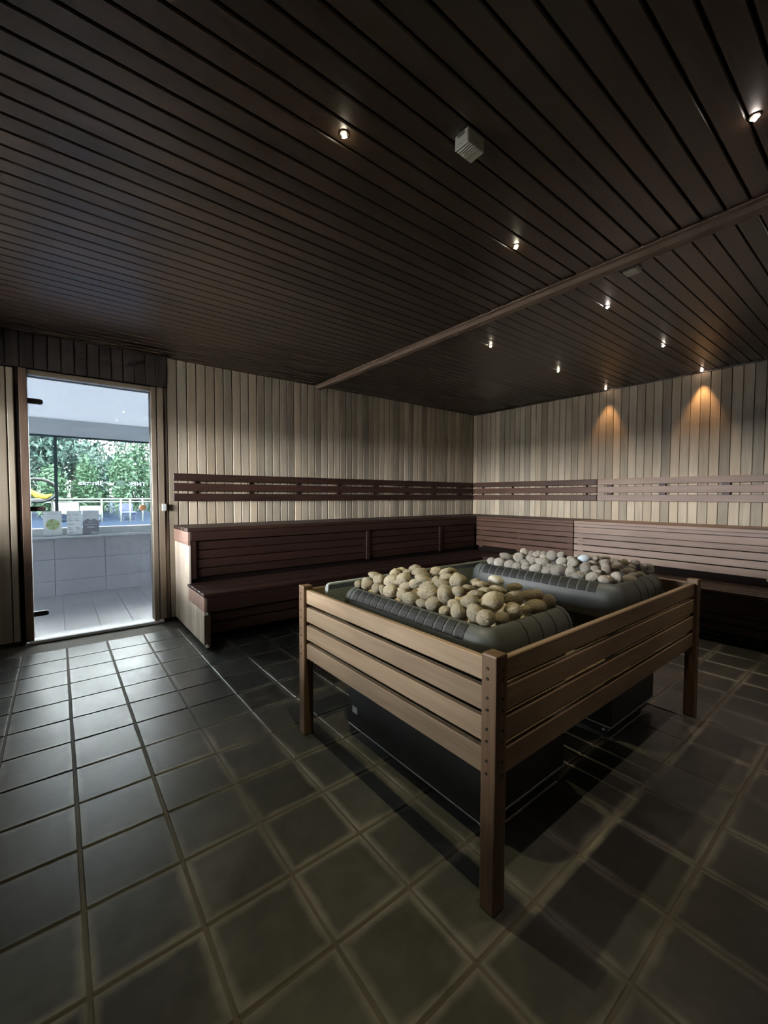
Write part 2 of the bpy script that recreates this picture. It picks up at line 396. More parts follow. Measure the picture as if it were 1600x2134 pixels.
# the moulding that crosses the ceiling
prof = [(-0.062, 0.02), (-0.062, -0.006), (-0.045, -0.012), (-0.028, -0.030), (0.012, -0.036), (0.034, -0.026), (0.046, -0.012), (0.062, -0.006), (0.062, 0.02)]
V = [(a, e, d) for e in (YF-YA, 0) for a, d in prof]; n = len(prof)
F = [(i, n+i, n+(i+1) % n, (i+1) % n) for i in range(n)] + [tuple(range(n)), tuple(range(n, 2*n))[::-1]]
me = bpy.data.meshes.new('moulding'); me.from_pydata(V, [], F)
bm = bmesh.new(); bm.from_mesh(me); bmesh.ops.recalc_face_normals(bm, faces=bm.faces); bm.to_mesh(me); bm.free()
tag(obj('trim_2', me, wood('brown_moulding_wood_Y', (0.12, 0.080, 0.055), (0.23, 0.165, 0.12), 'Y', 0.5, (0.9, 1.1)), None, (2.575, YA, H)), kind='structure')
tag(box('trim_3', XB-0.012, XB, YF, YA, H-0.014, H, ceil_wood('Y'), None, 0.002), kind='structure')

# ------------------------------------------------------------------ glass door
door = thing('door_1', None, None, (DX0, YA, 0)); tag(door, kind='structure')
fw = frame_wood('Z'); fwx = frame_wood('X')
box('frame', DX0+0.002, 0.058, YA-0.022, YA+0.12, 0.02, DZ-0.004, fw, door)
box('frame', 0.058, 0.887, YA-0.012, YA+0.12, 2.068, DZ-0.006, case_wood('X'), door)
box('frame', 0.887, 0.926, YA-0.018, YA+0.12, 0.02, DZ-0.004, case_wood('Z'), door)
box('casing', 0.934, 0.984, YA-0.016, YA+0.0, 0.03, DZ, case_wood('Z'), door)
box('threshold', 0.030, 0.960, YA-0.03, YA+0.13, 0.0, 0.022, WHITE, door)
pane = obj('glass_pane', box_mesh(0.827, 0.008, 2.036, 0.001), pane_glass('dimmed_door_glass', (0.397, 0.393, 0.393)), door, (0.474-DX0, 0.03, 1.047))  # grey tint added to dim the bright view beyond the door
hm = bmesh.new()
def pill(w, h, t):
    bm = bmesh.new(); pts = [(-w/2, -h/2), (w/2-h/2, -h/2)] + [(w/2-h/2+h/2*math.sin(a), -h/2*math.cos(a)) for a in np.linspace(0.2, math.pi-0.2, 9)] + [(w/2-h/2, h/2), (-w/2, h/2)]
    f = bm.faces.new([bm.verts.new((p[0], -t/2, p[1])) for p in pts])
    r = bmesh.ops.extrude_face_region(bm, geom=[f]); bmesh.ops.translate(bm, vec=(0, t, 0), verts=[v for v in r['geom'] if isinstance(v, bmesh.types.BMVert)])
    bmesh.ops.recalc_face_normals(bm, faces=bm.faces); return bm_mesh('pill', bm)
hm.free()
pm = pill(0.105, 0.038, 0.034); pm.materials.append(plain('brown_bronze', (0.045, 0.032, 0.027), 0.45))
for z in (1.872, 1.043, 0.222):
    obj('hinge', pm, None, door, (0.098-DX0, 0.03, z))
kn = obj('door_knob', cyl_mesh(0.026, 0.05, 24, 'Y', None, 0.006, wood('knob_wood_Y', (0.20, 0.10, 0.05), (0.36, 0.20, 0.11), 'Y', 0.45, (1, 1), None, 0.4, knots=False)), None, door, (0.808-DX0, 0.0, 1.042))
catch = thing('door_catch', 'small grey metal roller catch on the casing beside the glass door', 'door catch', (0.975, YA-0.016, 1.04))
box('catch_body', 0.957, 0.990, YA-0.052, YA-0.016, 1.012, 1.074, plain('catch_grey', (0.42, 0.43, 0.42), 0.4), catch)
box('catch_tongue', 0.985, 0.998, YA-0.046, YA-0.024, 1.028, 1.058, plain('catch_dark', (0.12, 0.12, 0.12), 0.4), catch)

# ------------------------------------------------------------------ benches
XE, YU, YLW = 1.055, 2.285, 1.825            # end panel, upper and lower front of the bench by the door wall
ZU, ZLW = 0.880, 0.420
XU, XLW = 4.700, 4.255                       # upper and lower front of the bench along the right wall
ba = thing('two_tier_bench', 'dark two tier sauna bench with pale end panel, running from glass door to corner', 'bench', (XE, YA, 0))
bw = bench_wood('X')
def slats(parent, lo, hi, n, z, t, run, a, b, mat, gap=0.007):
    w = (hi-lo-gap*(n-1))/n
    for i in range(n):
        c0 = lo+i*(w+gap)
        if run == 'X': box('seat_slat', a, b, c0, c0+w, z-t, z, mat, parent, 0.004)
        else: box('seat_slat', c0, c0+w, a, b, z-t, z, mat, parent, 0.004)
slats(ba, YU-0.004, YA-0.012, 5, ZU, 0.032, 'X', XE-0.003, XB-0.012, bw)
slats(ba, YLW-0.004, YU+0.018, 5, ZLW, 0.027, 'X', XE-0.003, XU-0.004, bw)
box('fascia', XE+0.024, XU, YU, YU+0.022, 0.772, 0.846, bw, ba)
for k in range(4): box('riser_board', XE+0.03, XU, YU+0.022, YU+0.040, 0.462+k*0.0765, 0.462+k*0.0765+0.071, bw, ba)
for xx in (XE+0.024, 2.868, 4.000): box('batten', xx, xx+0.045, YU+0.006, YU+0.022, 0.452, 0.771, bench_wood('Z'), ba)
box('backing', XE+0.03, XU, YU+0.046, YU+0.056, 0.05, 0.84, GAP_SHADE, ba, 0)
box('fascia', XE+0.024, XLW, YLW, YLW+0.022, 0.276, 0.391, bw, ba)
box('kick_board', XE+0.03, XLW, YLW+0.030, YLW+0.048, 0.192, 0.262, bw, ba)
box('kick_board', XE+0.03, XLW, YLW+0.030, YLW+0.048, 0.108, 0.184, bw, ba)
box('backing', XE+0.03, XLW, YLW+0.055, YLW+0.063, 0.10, 0.39, GAP_SHADE, ba, 0)
# end panel of vertical boards with rails
box('end_rail', XE, XE+0.022, YU, YA-0.006, 0.737, 0.847, rail_wood('Y'), ba)
box('end_rail', XE, XE+0.022, YLW, YU-0.002, 0.284, 0.392, rail_wood('Y'), ba)
nb = 7; w = (YA-0.006-YU)/nb
for k in range(nb): obj('end_board', plank_mesh(w-0.003, 0.016, 0.735-0.03, 'Z', '-X', 0.004, pale_wood('Z')), None, ba, (0.022, YU+(k+0.5)*w-YA, (0.735+0.03)/2))
nb = 6; w = (YU-0.024-YLW)/nb
for k in range(nb): obj('end_board', plank_mesh(w-0.003, 0.016, 0.282-0.03, 'Z', '-X', 0.004, pale_wood('Z')), None, ba, (0.022, YLW+0.022+(k+0.5)*w-YA, (0.282+0.03)/2))
box('corner_post', XE+0.001, XE+0.045, YLW-0.001, YLW+0.020, 0.022, 0.275, frame_wood('Z'), ba)
box('corner_bracket', XE-0.002, XE+0.026, YLW-0.012, YLW-0.001, 0.262, 0.281, plain('white_plastic', (0.75, 0.74, 0.70), 0.4), ba)
for yy in (YLW+0.004, YU-0.10, YA-0.06):
    obj('foot', cyl_mesh(0.017, 0.03, 12, 'Z', None, 0, BLACKP), None, ba, (0.035, yy+0.016-YA, 0.015))
obj('foot_cap', cyl_mesh(0.012, 0.030, 14, 'Y', None, 0.003, MATS['white_plastic']), None, ba, (0.018, YLW-0.004-YA, 0.032))

def bench_right(name, label, y0, y1, up, lowm, nfoot):
    b = thing(name, label, 'bench', (XB, (y0+y1)/2, 0))
    slats(b, XU-0.004, XB-0.012, 5, ZU, 0.030, 'Y', y0, min(y1, YU-0.006), up)
    slats(b, XLW-0.004, XU+0.018, 5, ZLW, 0.027, 'Y', y0, min(y1, YLW-0.006), lowm)
    yt, yl = min(y1, YU-0.002), min(y1, YLW-0.004)
    for z0, z1, dx in ((0.818, 0.849, 0), (0.752, 0.814, 0), (0.698, 0.748, 0.002), (0.629, 0.690, 0.004), (0.559, 0.620, 0.004), (0.487, 0.549, 0.004)):
        box('riser_board', XU+dx, XU+0.020+dx, y0+0.002, yt, z0, z1, up, b)
    for yy in (y0+0.02, (y0+yt)/2, yt-0.09):
        box('batten', XU+0.025, XU+0.040, yy, yy+0.06, 0.46, 0.84, up, b)
    box('backing', XU+0.050, XU+0.058, y0, yt, 0.05, 0.84, GAP_SHADE, b, 0)
    box('fascia', XLW, XLW+0.022, y0+0.002, yl, 0.235, 0.391, lowm, b)
    box('kick_board', XLW+0.028, XLW+0.046, y0+0.002, yl, 0.165, 0.226, lowm, b)
    box('kick_board', XLW+0.028, XLW+0.046, y0+0.002, yl, 0.095, 0.157, lowm, b)
    box('backing', XLW+0.055, XLW+0.063, y0, yl, 0.09, 0.38, GAP_SHADE, b, 0)
    for yy in np.linspace(y0+0.15, yl-0.1, nfoot):
        box('leg', XLW+0.07, XLW+0.12, yy-0.025, yy+0.025, 0.0, 0.38, lowm, b)
    return b
bench_right('two_tier_bench', 'reddish brown two tier corner bench with slatted riser under dark backrest', 0.928, YU, red_wood('Y'), bench_wood('Y'), 2)
bench_right('two_tier_bench', 'two tier bench with greyed weathered upper riser slats behind the stove fence', YF+0.02, 0.922, grey_wood('Y'), bench_wood('Y'), 5)

# ------------------------------------------------------------------ backrest rails
ZR = ((1.283, 1.350), (1.190, 1.262), (1.098, 1.168))
def backrest(name, label, axis, a, b, mat, blocks, blockw):
    o = thing(name, label, 'backrest', (a, YA, 1.09) if axis == 'X' else (XB, a, 1.09))
    for z0, z1 in ZR:
        if axis == 'X': box('rail', a, b, YA-0.062, YA-0.038, z0, z1, mat, o, 0.005)
        else: box('rail', XB-0.062, XB-0.038, a, b, z0, z1, mat, o, 0.005)
    for c in blocks:
        if axis == 'X': box('spacer', c, c+blockw, YA-0.038, YA-0.001, 1.10, 1.348, bench_wood('Z'), o)
        else: box('spacer', XB-0.038, XB-0.001, c, c+blockw, 1.10, 1.348, bench_wood('Z'), o)
    return o
backrest('wall_backrest', 'dark brown three rail backrest on the wall to the right of the glass door', 'X', 1.046, XB-0.064, bench_wood('X'), [1.22+0.52*k for k in range(8)], 0.026)
backrest('wall_backrest', 'short dark brown three rail backrest on right wall, at the corner', 'Y', 0.905, YA-0.066, red_wood('Y'), [2.58, 2.07, 1.555, 1.035], 0.014)
backrest('wall_backrest', 'pale weathered three rail backrest on the right wall', 'Y', YF+0.03, 0.900, grey_wood('Y'), [0.745-0.53*k for k in range(6)], 0.06)

# ------------------------------------------------------------------ stove fence
FX0, FX1, FY0, FY1 = 1.125, 2.845, -0.715, 0.432
fence = thing('stove_guard_fence', 'low wooden slatted guard fence on four posts around the two stoves', 'fence', (FX0, FY0, 0))
PS = 0.050
bm = bmesh.new(); bmesh.ops.create_cube(bm, size=1.0); bmesh.ops.scale(bm, vec=(PS, PS, 0.722), verts=bm.verts)
bmesh.ops.bevel(bm, geom=list(bm.edges), offset=0.005, segments=2, affect='EDGES', profile=0.6)
pmesh = bm_mesh('post', bm); pmesh.materials.append(post_wood('Z'))
plug = cyl_mesh(0.0042, 0.003, 10, 'X', None, 0, plain('dark_screw', (0.03, 0.022, 0.016), 0.5, 0.3))
plugy = cyl_mesh(0.0042, 0.003, 10, 'Y', None, 0, MATS['dark_screw'])
SZ = ((0.637, 0.702), (0.551, 0.620), (0.464, 0.533), (0.373, 0.445))
for px_, py_ in ((FX0, FY0), (FX0, FY1-PS), (FX1-PS, FY0), (FX1-PS, FY1-PS)):
    p = obj('post', pmesh, None, fence, (px_+PS/2-FX0, py_+PS/2-FY0, 0.361))
    for z0, z1 in SZ:
        for zz in (z0+0.018, z1-0.018):
            if px_ == FX0: obj('screw', plug, None, p, (-PS/2-0.0006, 0.004, zz-0.361))
            if py_ == FY0: obj('screw', plugy, None, p, (0.004, -PS/2-0.0006, zz-0.361))
ST = 0.022
for z0, z1 in SZ:
    box('slat', FX0+0.014, FX0+0.014+ST, FY0+PS, FY1-PS, z0, z1, fence_wood('Y'), fence, 0.003)
    box('slat', FX1-0.014-ST, FX1-0.014, FY0+PS, FY1-PS, z0, z1, fence_wood('Y'), fence, 0.003)
    box('slat', FX0+PS, FX1-PS, FY0+0.014, FY0+0.014+ST, z0, z1, fence_wood('X'), fence, 0.003)
    box('slat', FX0+PS, FX1-PS, FY1-0.014-ST, FY1-0.014, z0, z1, fence_wood('X'), fence, 0.003)
for k in range(4): box('gap_slat', 1.852+0.093*k, 1.852+0.093*k+0.082, FY0+0.037, FY1-0.075, 0.375, 0.393, fence_wood('Y'), fence, 0.003)
box('inner_cleat', 1.850, 1.935, FY0+0.0365, FY0+0.080, 0.600, 0.672, fence_wood('X'), fence, 0.003)

# ------------------------------------------------------------------ stoves
def rrect(x0, x1, y0, y1, r, seg=6):
    """Outline of a rounded rectangle as (point, outward normal), denser on the corners."""
    out = []
    def arc(cx, cy, a0):
        for k in range(seg+1):
            a = a0 + math.pi/2*k/seg; out.append(((cx+r*math.cos(a), cy+r*math.sin(a)), (math.cos(a), math.sin(a))))
    arc(x1-r, y1-r, 0); arc(x0+r, y1-r, math.pi/2); arc(x0+r, y0+r, math.pi); arc(x1-r, y0+r, 1.5*math.pi)
    return out
CPROF = [(-0.030, 0.560), (0.000, 0.570), (0.008, 0.610), (0.010, 0.650), (0.006, 0.680), (-0.006, 0.705), (-0.024, 0.724), (-0.042, 0.732), (-0.056, 0.728), (-0.064, 0.714), (-0.066, 0.690)]
def make_stove(x0, dz, label):
    x1, y0, y1 = x0+0.55, -0.575, 0.315
    s = thing('sauna_stove', label, 'sauna stove', ((x0+x1)/2, (y0+y1)/2, 0))
    o = Vector(s.location)
    box('body', x0+0.022, x1-0.010, y0+0.040, y1-0.040, 0.055, 0.585, IRON, s, 0.006)
    box('body_base', x0+0.020, x1-0.008, y0+0.038, y1-0.038, 0.050, 0.0555, STEEL, s, 0.001)
    for fx in (x0+0.09, x1-0.09):
        for fy in (y0+0.09, y1-0.09):
            f = obj('foot', cyl_mesh(0.006, 0.045, 10, 'Z', None, 0, STEEL), None, s, (fx-o.x, fy-o.y, 0.026))
            obj('foot_pad', cyl_mesh(0.022, 0.010, 16, 'Z', 0.012, 0, STEEL), None, f, (0, 0, -0.021))
    box('rating_plate', x0+0.0205, x0+0.022, y1-0.115, y1-0.075, 0.12, 0.15, plain('plate_grey', (0.32, 0.34, 0.34), 0.4), s, 0)
    # collar
    path = rrect(x0, x1, y0, y1, 0.075, 7)
    V, F = [], []; n = len(CPROF); k = len(path)
    for (p, nn) in path:
        for off, z in CPROF: V.append((p[0]+nn[0]*off-o.x, p[1]+nn[1]*off-o.y, z+dz))
    for i in range(k):
        for j in range(n-1):
            F.append((i*n+j, ((i+1) % k)*n+j, ((i+1) % k)*n+j+1, i*n+j+1))
    me = bpy.data.meshes.new('collar'); me.from_pydata(V, [], F); me.materials.append(COLLAR)
    bm = bmesh.new(); bm.from_mesh(me); bmesh.ops.recalc_face_normals(bm, faces=bm.faces); bm.to_mesh(me); bm.free()
    for p in me.polygons: p.use_smooth = True
    col = obj('collar', me, None, s)
    # slot inserts along the two long sides, seams on the ends
    arcp = [(0.0035, 0.687), (-0.003, 0.700), (-0.012, 0.7125), (-0.022, 0.7225), (-0.034, 0.7285)]
    ns = 14; ya, yb = y0+0.11, y1-0.10; pw = (yb-ya)/ns
    for side in (-1, 1):
        xs = x0 if side < 0 else x1
        sv, sf = [], []
        for e in (-1, 1):
            for d in (0.0022, -0.003):
                for off, z in arcp: sv.append((side*(off+d*0.7), e*(pw/2-0.0055), z+dz+d*0.7))
        m5 = len(arcp)
        idx = lambda e, d, q: (e*2+d)*m5+q
        for q in range(m5-1):
            sf += [(idx(0, 0, q), idx(1, 0, q), idx(1, 0, q+1), idx(0, 0, q+1)), (idx(0, 1, q), idx(0, 1, q+1), idx(1, 1, q+1), idx(1, 1, q)),
                   (idx(0, 0, q), idx(0, 0, q+1), idx(0, 1, q+1), idx(0, 1, q)), (idx(1, 0, q), idx(1, 1, q), idx(1, 1, q+1), idx(1, 0, q+1))]
        for q in (0, m5-1): sf.append((idx(0, 0, q), idx(0, 1, q), idx(1, 1, q), idx(1, 0, q)))
        sm = bpy.data.meshes.new('slot'); sm.from_pydata(sv, [], sf); sm.materials.append(SLOT)
        bm = bmesh.new(); bm.from_mesh(sm); bmesh.ops.recalc_face_normals(bm, faces=bm.faces); bm.to_mesh(sm); bm.free()
        for q in range(ns): obj('slot', sm, None, col, (xs-o.x, ya+(q+0.5)*pw-o.y, 0))
    def seam(axis, c, side):
        pts = []
        for off, z in CPROF[2:10]:
            if axis == 'Y': pts.append(((x0 if side < 0 else x1)+side*(off+0.0003)-o.x, c-o.y, z+dz+0.0003))
            else: pts.append((c-o.x, (y0 if side < 0 else y1)+side*(off+0.0003)-o.y, z+dz+0.0003))
        obj('seam', tube_mesh(pts, 0.0022, 6, False, IRON), None, col)
    seam('Y', y1-0.082, -1); seam('Y', y1-0.082, 1)
    for c in (x0+0.20, x0+0.29, x0+0.38, x0+0.475): seam('X', c, -1)
    # tray the stones lie in
    box('stone_tray', x0+0.06, x1-0.06, y0+0.06, y1-0.06, 0.60, 0.655, IRON, s, 0.004)
    return s, (x0+0.062, x1-0.062, y0+0.062, y1-0.062)
st1, in1 = make_stove(1.285, -0.020, 'near sauna stove with ribbed grey collar under yellow lit stones')
st2, in2 = make_stove(2.230, 0.004, 'far sauna stove with ribbed grey collar under pale stones')
sh = thing('heat_shield', 'grey sheet metal heat shield with rolled edge, behind the stoves inside the fence', 'heat shield', (1.235, 0.365, 0))
box('sheet', 1.235, 2.74, 0.363, 0.367, 0.40, 0.712, SHIELD, sh, 0)
obj('rolled_edge', tube_mesh([(0.006, 0, 0.40), (0.006, 0, 0.700), (0.012, 0, 0.713), (0.02, 0, 0.717), (1.505, 0, 0.717)], 0.0095, 10, False, SHIELD), None, sh)
for xx in (0.05, 1.45): box('bracket', 1.235+xx-0.01, 1.235+xx+0.01, 0.367, 0.3962, 0.48, 0.51, SHIELD, sh, 0.001)

# ------------------------------------------------------------------ stones
def lump_mesh(seed, mat):
    r = random.Random(seed); bm = bmesh.new(); bmesh.ops.create_icosphere(bm, subdivisions=3, radius=1.0)
    dirs = [(Vector((r.gauss(0, 1), r.gauss(0, 1), r.gauss(0, 1))).normalized(), r.uniform(0.70, 0.93)) for _ in range(6)]
    bumps = [(Vector((r.gauss(0, 1), r.gauss(0, 1), r.gauss(0, 1))).normalized(), r.uniform(-0.10, 0.10), r.uniform(3, 9)) for _ in range(10)]
    for v in bm.verts:
        d = v.co.normalized(); q = 1.0
        for nrm, h in dirs:                  # worn flats
            c = d.dot(nrm)
            if c > h: q = min(q, q*(h/c)*0.5 + 0.5*q)
        for nrm, a, k in bumps: q += a*math.exp(k*(d.dot(nrm)-1))
        v.co = d*q
    for f in bm.faces: f.smooth = True
    me = bm_mesh('stone', bm); me.materials.append(mat); return me
L1 = [lump_mesh(100+k, STONE1) for k in range(7)]; L2 = [lump_mesh(200+k, STONE2) for k in range(7)]
LW = lump_mesh(301, plain('white_stone', (0.66, 0.66, 0.62), 0.8, 0, 0.1, 30, 0.3, 0.3))
LB = lump_mesh(302, plain('bluish_stone', (0.50, 0.58, 0.68), 0.8, 0, 0.1, 30, 0.3, 0.3))
def P1(s): return [(730+a/6.667, 1170+b/6.667, c/6.667, d/6.667) for a, b, c, d in s]
def P2(s): return [(940+a/6.667, 1170+b/6.667, c/6.667, d/6.667) for a, b, c, d in s]
def P3(s): return [(1005+a/8, 1135+b/8, c/8, d/8) for a, b, c, d in s]
def P4(s): return [(1180+a/8, 1145+b/8, c/8, d/8) for a, b, c, d in s]
near = P1([(110,315,50,48),(225,310,80,85),(345,200,100,45),(400,255,75,75),(370,375,72,72),(450,395,45,68),(560,415,95,95),(580,265,100,75),(620,165,70,58),(705,122,60,38),(740,235,95,85),(650,310,65,50),(895,92,80,45),(800,150,70,38),(960,145,100,48),(1000,190,100,55),(1010,240,110,50),(915,305,105,65),(1180,140,85,60),(1310,145,80,42),(1400,130,75,42),(1330,225,90,55),(1190,260,55,55),(1270,305,100,60),(1065,325,110,50),(1090,425,145,85),(775,355,90,65),(725,460,75,80),(840,515,105,85),(1000,575,80,62),(1155,590,110,95),(1330,455,120,130),(1315,685,82,66),(1500,690,100,100),(1450,590,90,65),(1500,270,105,90),(1500,420,80,65),(1470,195,60,40)]) \
     + P2([(330,275,70,42),(410,325,110,55),(615,275,110,75),(240,375,80,45),(645,400,115,55),(470,410,90,48),(330,465,105,65),(265,565,130,90),(560,570,160,120),(680,500,70,60),(335,720,115,120),(480,785,120,105),(700,795,100,90),(850,690,110,115),(870,510,140,110),(875,360,105,52),(1070,470,100,75),(1180,460,95,75),(1165,630,135,95),(1040,670,65,68),(1350,565,95,95),(130,410,90,60)])
far = P3([(150,285,70,65),(285,300,85,75),(400,195,100,52),(460,330,90,75),(585,365,70,68),(610,210,85,78),(700,140,80,72),(695,290,60,38),(730,360,75,65),(800,225,65,52),(825,150,55,48),(920,160,75,52),(1030,145,55,34),(850,270,75,52),(1010,285,120,62),(900,400,105,75),(1030,210,60,48),(1160,190,90,82),(1310,170,65,48),(1320,280,85,68),(1085,440,90,65),(1160,360,90,42),(1270,435,115,92),(1375,365,50,42),(1475,460,90,92)]) \
    + P4([(215,450,105,65),(90,170,80,52),(110,240,85,80),(175,120,50,32),(295,155,95,60),(470,150,70,42),(330,310,90,90),(440,230,75,42),(480,320,70,55),(440,465,105,80),(520,400,75,52),(625,230,95,56),(655,330,72,95),(640,135,90,32),(640,510,110,66),(800,195,75,46),(820,290,95,82),(840,490,100,105),(960,230,65,70),(1040,500,110,72),(1050,365,100,56),(1090,300,65,52),(1140,230,75,52),(1240,440,90,62),(1300,290,65,52),(1360,340,85,95),(1100,430,80,42)])
def heap(stones, inn, zr, top, meshes, name, label, group, special, rim):
    x0, x1, y0, y1 = inn; cx, cy, hx, hy = (x0+x1)/2, (y0+y1)/2, (x1-x0)/2, (y1-y0)/2
    def surf(x, y):
        u, v = abs(x-cx)/hx, abs(y-cy)/hy
        return zr + top*max(0.0, 1-u**3.0)*max(0.0, 1-v**3.4) - 0.25*max(0, u-1.0) - 0.25*max(0, v-1.0)
    pts = []
    for (px, py, hw, hh) in stones:
        d = ray(px, py); d = d/np.linalg.norm(d); best = None
        for t in np.linspace(1.2, 4.2, 1500):
            q = CAM + d*t
            if not (x0-0.03 < q[0] < x1+0.03 and y0-0.03 < q[1] < y1+0.03): continue
            g = q[2]-surf(q[0], q[1])
            if best is None or g < best[0]: best = (g, t)
            if g <= 0: break
        t = best[1] if best else 2.0
        dep = t*(d@FW)
        pts.append([d, t, hw*dep/FPX, hh*dep/FPX])
    for _ in range(40):                       # let neighbours find their own depth
        for i in range(len(pts)):
            for j in range(i):
                a, b = pts[i], pts[j]
                pa, pb = CAM+a[0]*a[1], CAM+b[0]*b[1]
                ra, rb = (a[2]+a[3])/2, (b[2]+b[3])/2
                dd = np.linalg.norm(pa-pb); ov = (ra+rb)*0.86-dd
                if ov > 0:
                    sgn = 1 if a[1] >= b[1] else -1
                    a[1] += sgn*min(ov, 0.01)*0.22; b[1] -= sgn*min(ov, 0.01)*0.22
    rr = random.Random(5); made = []
    for k, (d, t, a, b) in enumerate(pts):
        p = CAM + d*t
        me = meshes[k % len(meshes)]
        if k in special: me = special[k][0]
        o = obj(name, me, None, None, p)
        dd = (a+b)/2
        S = Matrix.Diagonal((a*1.13, dd*1.0, b*1.13, 1))
        yaw = Matrix.Rotation(-YAW, 4, 'Z')
        tilt = Matrix.Rotation(rr.uniform(-0.35, 0.35), 4, 'Y') if abs(a-b) > 0.2*dd else Matrix.Identity(4)
        loc = Matrix.Rotation(rr.choice((0, math.pi/2, math.pi, -math.pi/2)), 4, rr.choice('XYZ'))
        o.matrix_world = Matrix.Translation(Vector(p)) @ yaw @ tilt @ S @ loc
        made.append((k, o, stones[k]))
    # rows run along the ribbed rim: the height above the rim's line in the picture tells the row
    ex, ey = rim
    lev = lambda q: (ey[0] + (q[0]-ex[0])*(ey[1]-ey[0])/(ex[1]-ex[0])) - q[1]
    order = sorted(made, key=lambda m: lev(m[2])); nrow = 6; per = math.ceil(len(order)/nrow)
    rown = ['in the row touching the ribbed rim', 'in the second row above the ribbed rim', 'in the third row above the ribbed rim',
            'in the fourth row above the ribbed rim', 'in the fifth row above the ribbed rim', 'in the hindmost row']
    ordn = ['first', 'second', 'third', 'fourth', 'fifth', 'sixth', 'seventh', 'eighth', 'ninth', 'tenth', 'eleventh', 'twelfth']
    for r_ in range(nrow):
        row = sorted(order[r_*per:(r_+1)*per], key=lambda m: m[2][0])
        for c_, (k, o, q) in enumerate(row):
            if k in special: tag(o, special[k][1], 'stone', group); continue
            tag(o, '%s, %s from left %s' % (label, ordn[c_], rown[r_]), 'stone', group)
heap(near, in1, 0.705, 0.120, L1, 'sauna_stone', 'yellow lit near stove stone', 'stones heaped on the near stove',
     {40: (LW, 'bright white topped stone at the back edge of the near stove'),
      46: (L1[2], 'large round stone full of dark pits, front middle of the near heap')}, ((745, 995), (1222, 1305)))
heap(far, in2, 0.728, 0.115, L2, 'sauna_stone', 'pale far stove stone', 'stones heaped on the far stove',
     {29: (LB, 'light blue stone on top of the far stove heap')}, ((1015, 1265), (1178, 1219)))
def bed(inn, meshes, mat, label):
    """The stones lying under the top layer, which the picture does not let one count."""
    bm = bmesh.new(); x0, x1, y0, y1 = inn
    nx, ny = 6, 10
    for i in range(nx):
        for j in range(ny):
            m = Matrix.Translation((x0+0.035+(x1-x0-0.07)*(i+0.3*(j % 2))/(nx-0.6), y0+0.035+(y1-y0-0.07)*j/(ny-1), 0.672+0.02*math.sin(math.pi*(i+0.5)/nx)*math.sin(math.pi*(j+0.5)/ny)))
            r = bmesh.ops.create_icosphere(bm, subdivisions=2, radius=0.033, matrix=m @ Matrix.Diagonal((1, 1.15, 0.9, 1)))
    for f in bm.faces: f.smooth = True
    me = bm_mesh('bed', bm); me.materials.append(mat)
    tag(obj('stone_bed', me), label, 'stones', None, 'stuff')
bed(in1, L1, STONE1, 'lower layer of stones glimpsed between the near heap')
bed(in2, L2, STONE2, 'lower layer of stones glimpsed between the far heap')

# ------------------------------------------------------------------ ceiling spotlights and sensors
RING = plain('lamp_ring_bronze', (0.05, 0.04, 0.03), 0.4, 0.5)
def star_mesh(mat):
    bm = bmesh.new(); k = 8; ring = []
    for i in range(k):
        a = math.pi*i/4; r = 0.0135 if i % 2 == 0 else 0.0058
        ring.append(bm.verts.new((r*math.cos(a), r*math.sin(a), 0.0)))
    tip = bm.verts.new((0, 0, -0.012)); cap = bm.verts.new((0, 0, 0.004))
    for i in range(k):
        bm.faces.new((ring[i], tip, ring[(i+1) % k])); bm.faces.new((ring[i], ring[(i+1) % k], cap))
    bmesh.ops.recalc_face_normals(bm, faces=bm.faces); me = bm_mesh('star', bm); me.materials.append(mat); return me
ringm = None
def lamp_ring():
    bm = bmesh.new(); n = 20; V = []
    for i in range(n):
        a = 2*math.pi*i/n
        V.append([bm.verts.new((r*math.cos(a), r*math.sin(a), z)) for r, z in ((0.016, 0), (0.016, -0.003), (0.010, -0.004), (0.008, 0))])
    for i in range(n):
        for j in range(3): bm.faces.new((V[i][j], V[(i+1) % n][j], V[(i+1) % n][j+1], V[i][j+1]))
    bmesh.ops.recalc_face_normals(bm, faces=bm.faces); return bm_mesh('ring', bm)
ringm = lamp_ring(); ringm.materials.append(RING)
YEL, WRM, PNK, ORG = (1.0, 0.86, 0.46), (1.0, 0.80, 0.52), (1.0, 0.78, 0.66), (1.0, 0.54, 0.23)
LAMPW = 44.0
def spotlight(x, y, col, w, label, sz=84):
    t = thing('ceiling_spotlight', label, 'spotlight', (x, y, H), 'star shaped ceiling spotlights')
    obj('mounting_ring', ringm, None, t)
    em = plain('lamp_glow_%d_%d' % (int(col[1]*100), int(col[2]*100)), (0.9, 0.9, 0.8), 0.3, 0, 0, 1, 0.5, 0, tuple(0.4+0.6*c for c in col), 60.0)
    obj('star_lens', star_mesh(em), None, t, (0, 0, -0.006))
    l = bpy.data.lights.new('spot', 'SPOT'); l.energy = w; l.color = col; l.spot_size = math.radians(sz); l.spot_blend = 0.7; l.shadow_soft_size = 0.012
    o = bpy.data.objects.new('lamp_light', l); link(o, t); o.location = (0, 0, -0.022)
